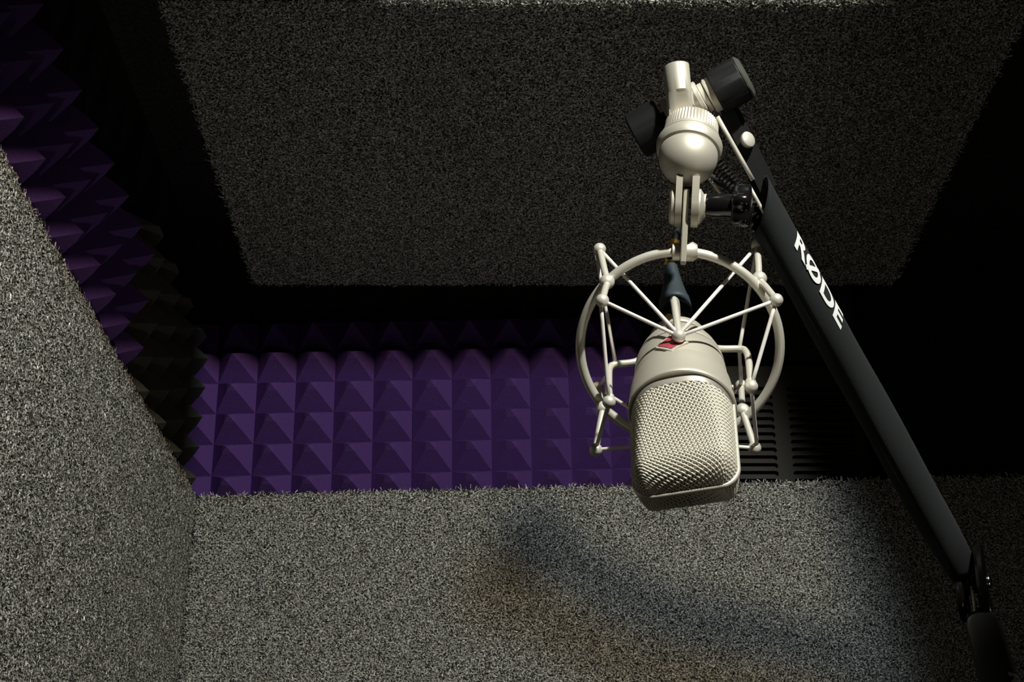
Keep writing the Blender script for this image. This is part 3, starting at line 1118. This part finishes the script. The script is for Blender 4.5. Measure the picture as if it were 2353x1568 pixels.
# ------------------------------------------------------------------ cable
T0 = MC(-68.5, 0, 0)
cab = empty('microphone_cable', T0, 'dark cable plug pushed into the back of the microphone inside the ring', 'cable')
C1 = P(1541, 600, 0.945)
cax = (C1 - T0).normalized()
bm = bmesh.new()
lathe(bm, T0, cax, [(0.001, 0.0088), (0.002, 0.0096), (0.027, 0.0096), (0.0275, 0.0090), (0.0285, 0.0090)], 40)
obj('plug_shell', bm, M['matte'], cab, smooth='auto')
bm = bmesh.new()
lathe(bm, T0, cax, [(0.0280, 0.0088), (0.0285, 0.0103), (0.0330, 0.0101), (0.0336, 0.0097), (0.0345, 0.0099), (0.0375, 0.0095), (0.0381, 0.0090), (0.050, 0.0064), (0.060, 0.0048), (0.067, 0.0040)], 40)
obj('plug_boot', bm, M['rubber'], cab, smooth='auto', label='tapered blue-black rubber boot')
E0 = T0 + cax * 0.064
cpath = smooth_path([E0, P(1538, 606, 0.945), P(1549, 560, 0.938), P(1560, 515, 0.948), P(1576, 450, 0.955), P(1600, 405, 0.96), P(1660, 420, 0.955), P(1745, 490, 0.938), P(1850, 660, 0.936), P(1980, 890, 0.94), P(2170, 1240, 0.945)], 10)
bm = bmesh.new()
tube(bm, cpath, 0.0028, 14)
obj('cord', bm, M['matte'], cab)
for (uv, dd_) in (((1551, 562), 0.9355), ((1540, 602), 0.943)):
    bm = bmesh.new()
    c = P(*uv, dd_)
    k = min(range(len(cpath) - 1), key=lambda i: (cpath[i] - c).length)
    k = max(1, k)
    dcb = (cpath[k + 1] - cpath[k - 1]).normalized()
    lathe(bm, cpath[k] - dcb * 0.0026, dcb, [(0, 0.0029), (0.0002, 0.0035), (0.0020, 0.0035), (0.0022, 0.0031), (0.0030, 0.0031), (0.0032, 0.0035), (0.0050, 0.0035), (0.0052, 0.0029)], 24)
    obj('gold_band', bm, M['gold'], cab, smooth='auto')
bm = bmesh.new()
lc = T0 + cax * 0.009 + FR0 * 0.0090 - LA0 * 0.0045
slab(bm, lc, cax, FR0, LA0, 0.0055, 0.0022, 0.0022, 0.001)
obj('latch', bm, M['gold'], cab, smooth='auto')

# ------------------------------------------------------------------ light
def spot(name, loc, target, power, col, radius, deg, blend):
    l = bpy.data.lights.new(name, 'SPOT')
    l.energy = power; l.color = col; l.shadow_soft_size = radius
    l.spot_size = math.radians(deg); l.spot_blend = blend
    o = bpy.data.objects.new(name, l); COL.objects.link(o)
    o.location = loc
    o.rotation_euler = (Vector(target) - Vector(loc)).to_track_quat('-Z', 'Y').to_euler()
    return o
def point(name, loc, power, col, radius):
    l = bpy.data.lights.new(name, 'POINT')
    l.energy = power; l.color = col; l.shadow_soft_size = radius
    o = bpy.data.objects.new(name, l); COL.objects.link(o)
    o.location = loc
    return o
def aim(loc, az, el, d=1.5):
    a, e = math.radians(az), math.radians(el)
    return Vector(loc) + Vector((math.sin(a) * math.cos(e), math.cos(a) * math.cos(e), math.sin(e))) * d
KL = (0.36, 0.0, Z0 + 0.93)
CL = (0.377, 0.0, Z0 + 0.955)
spot('key_lamp', KL, aim(KL, -36.5, -13), 40, (1.0, 0.885, 0.68), 0.014, 77, 0.14)
spot('cool_lamp', CL, aim(CL, -22.5, -18), 31, (0.74, 0.90, 1.0), 0.014, 52, 0.22)
point('warm_side_fill', (0.58, 0.45, Z0 - 0.32), 1.3, (1.0, 0.92, 0.74), 0.05)  # added fill for the back wall's right end and the microphone's side
G = (-0.02, 1.12, Z0 - 0.50)
spot('baffle_fill', G, (-0.12, 1.33, Z0 + 0.90), 3.3, (1.0, 0.97, 0.88), 0.03, 44, 1.0)  # added fill from below, lifts the baffle's underside
point('low_fill', (-0.05, 0.25, Z0 - 0.65), 0.7, (1.0, 0.93, 0.8), 0.10)  # added low fill in place of bounce under the microphone

w = bpy.data.worlds.new('world')
SC.world = w
w.use_nodes = True
w.node_tree.nodes['Background'].inputs['Color'].default_value = (0, 0, 0, 1)

SC.view_settings.view_transform = 'Standard'
SC.view_settings.look = 'None'
SC.view_settings.gamma = 1.0
SC.view_settings.use_curve_mapping = False
SC.view_settings.exposure = 0.0
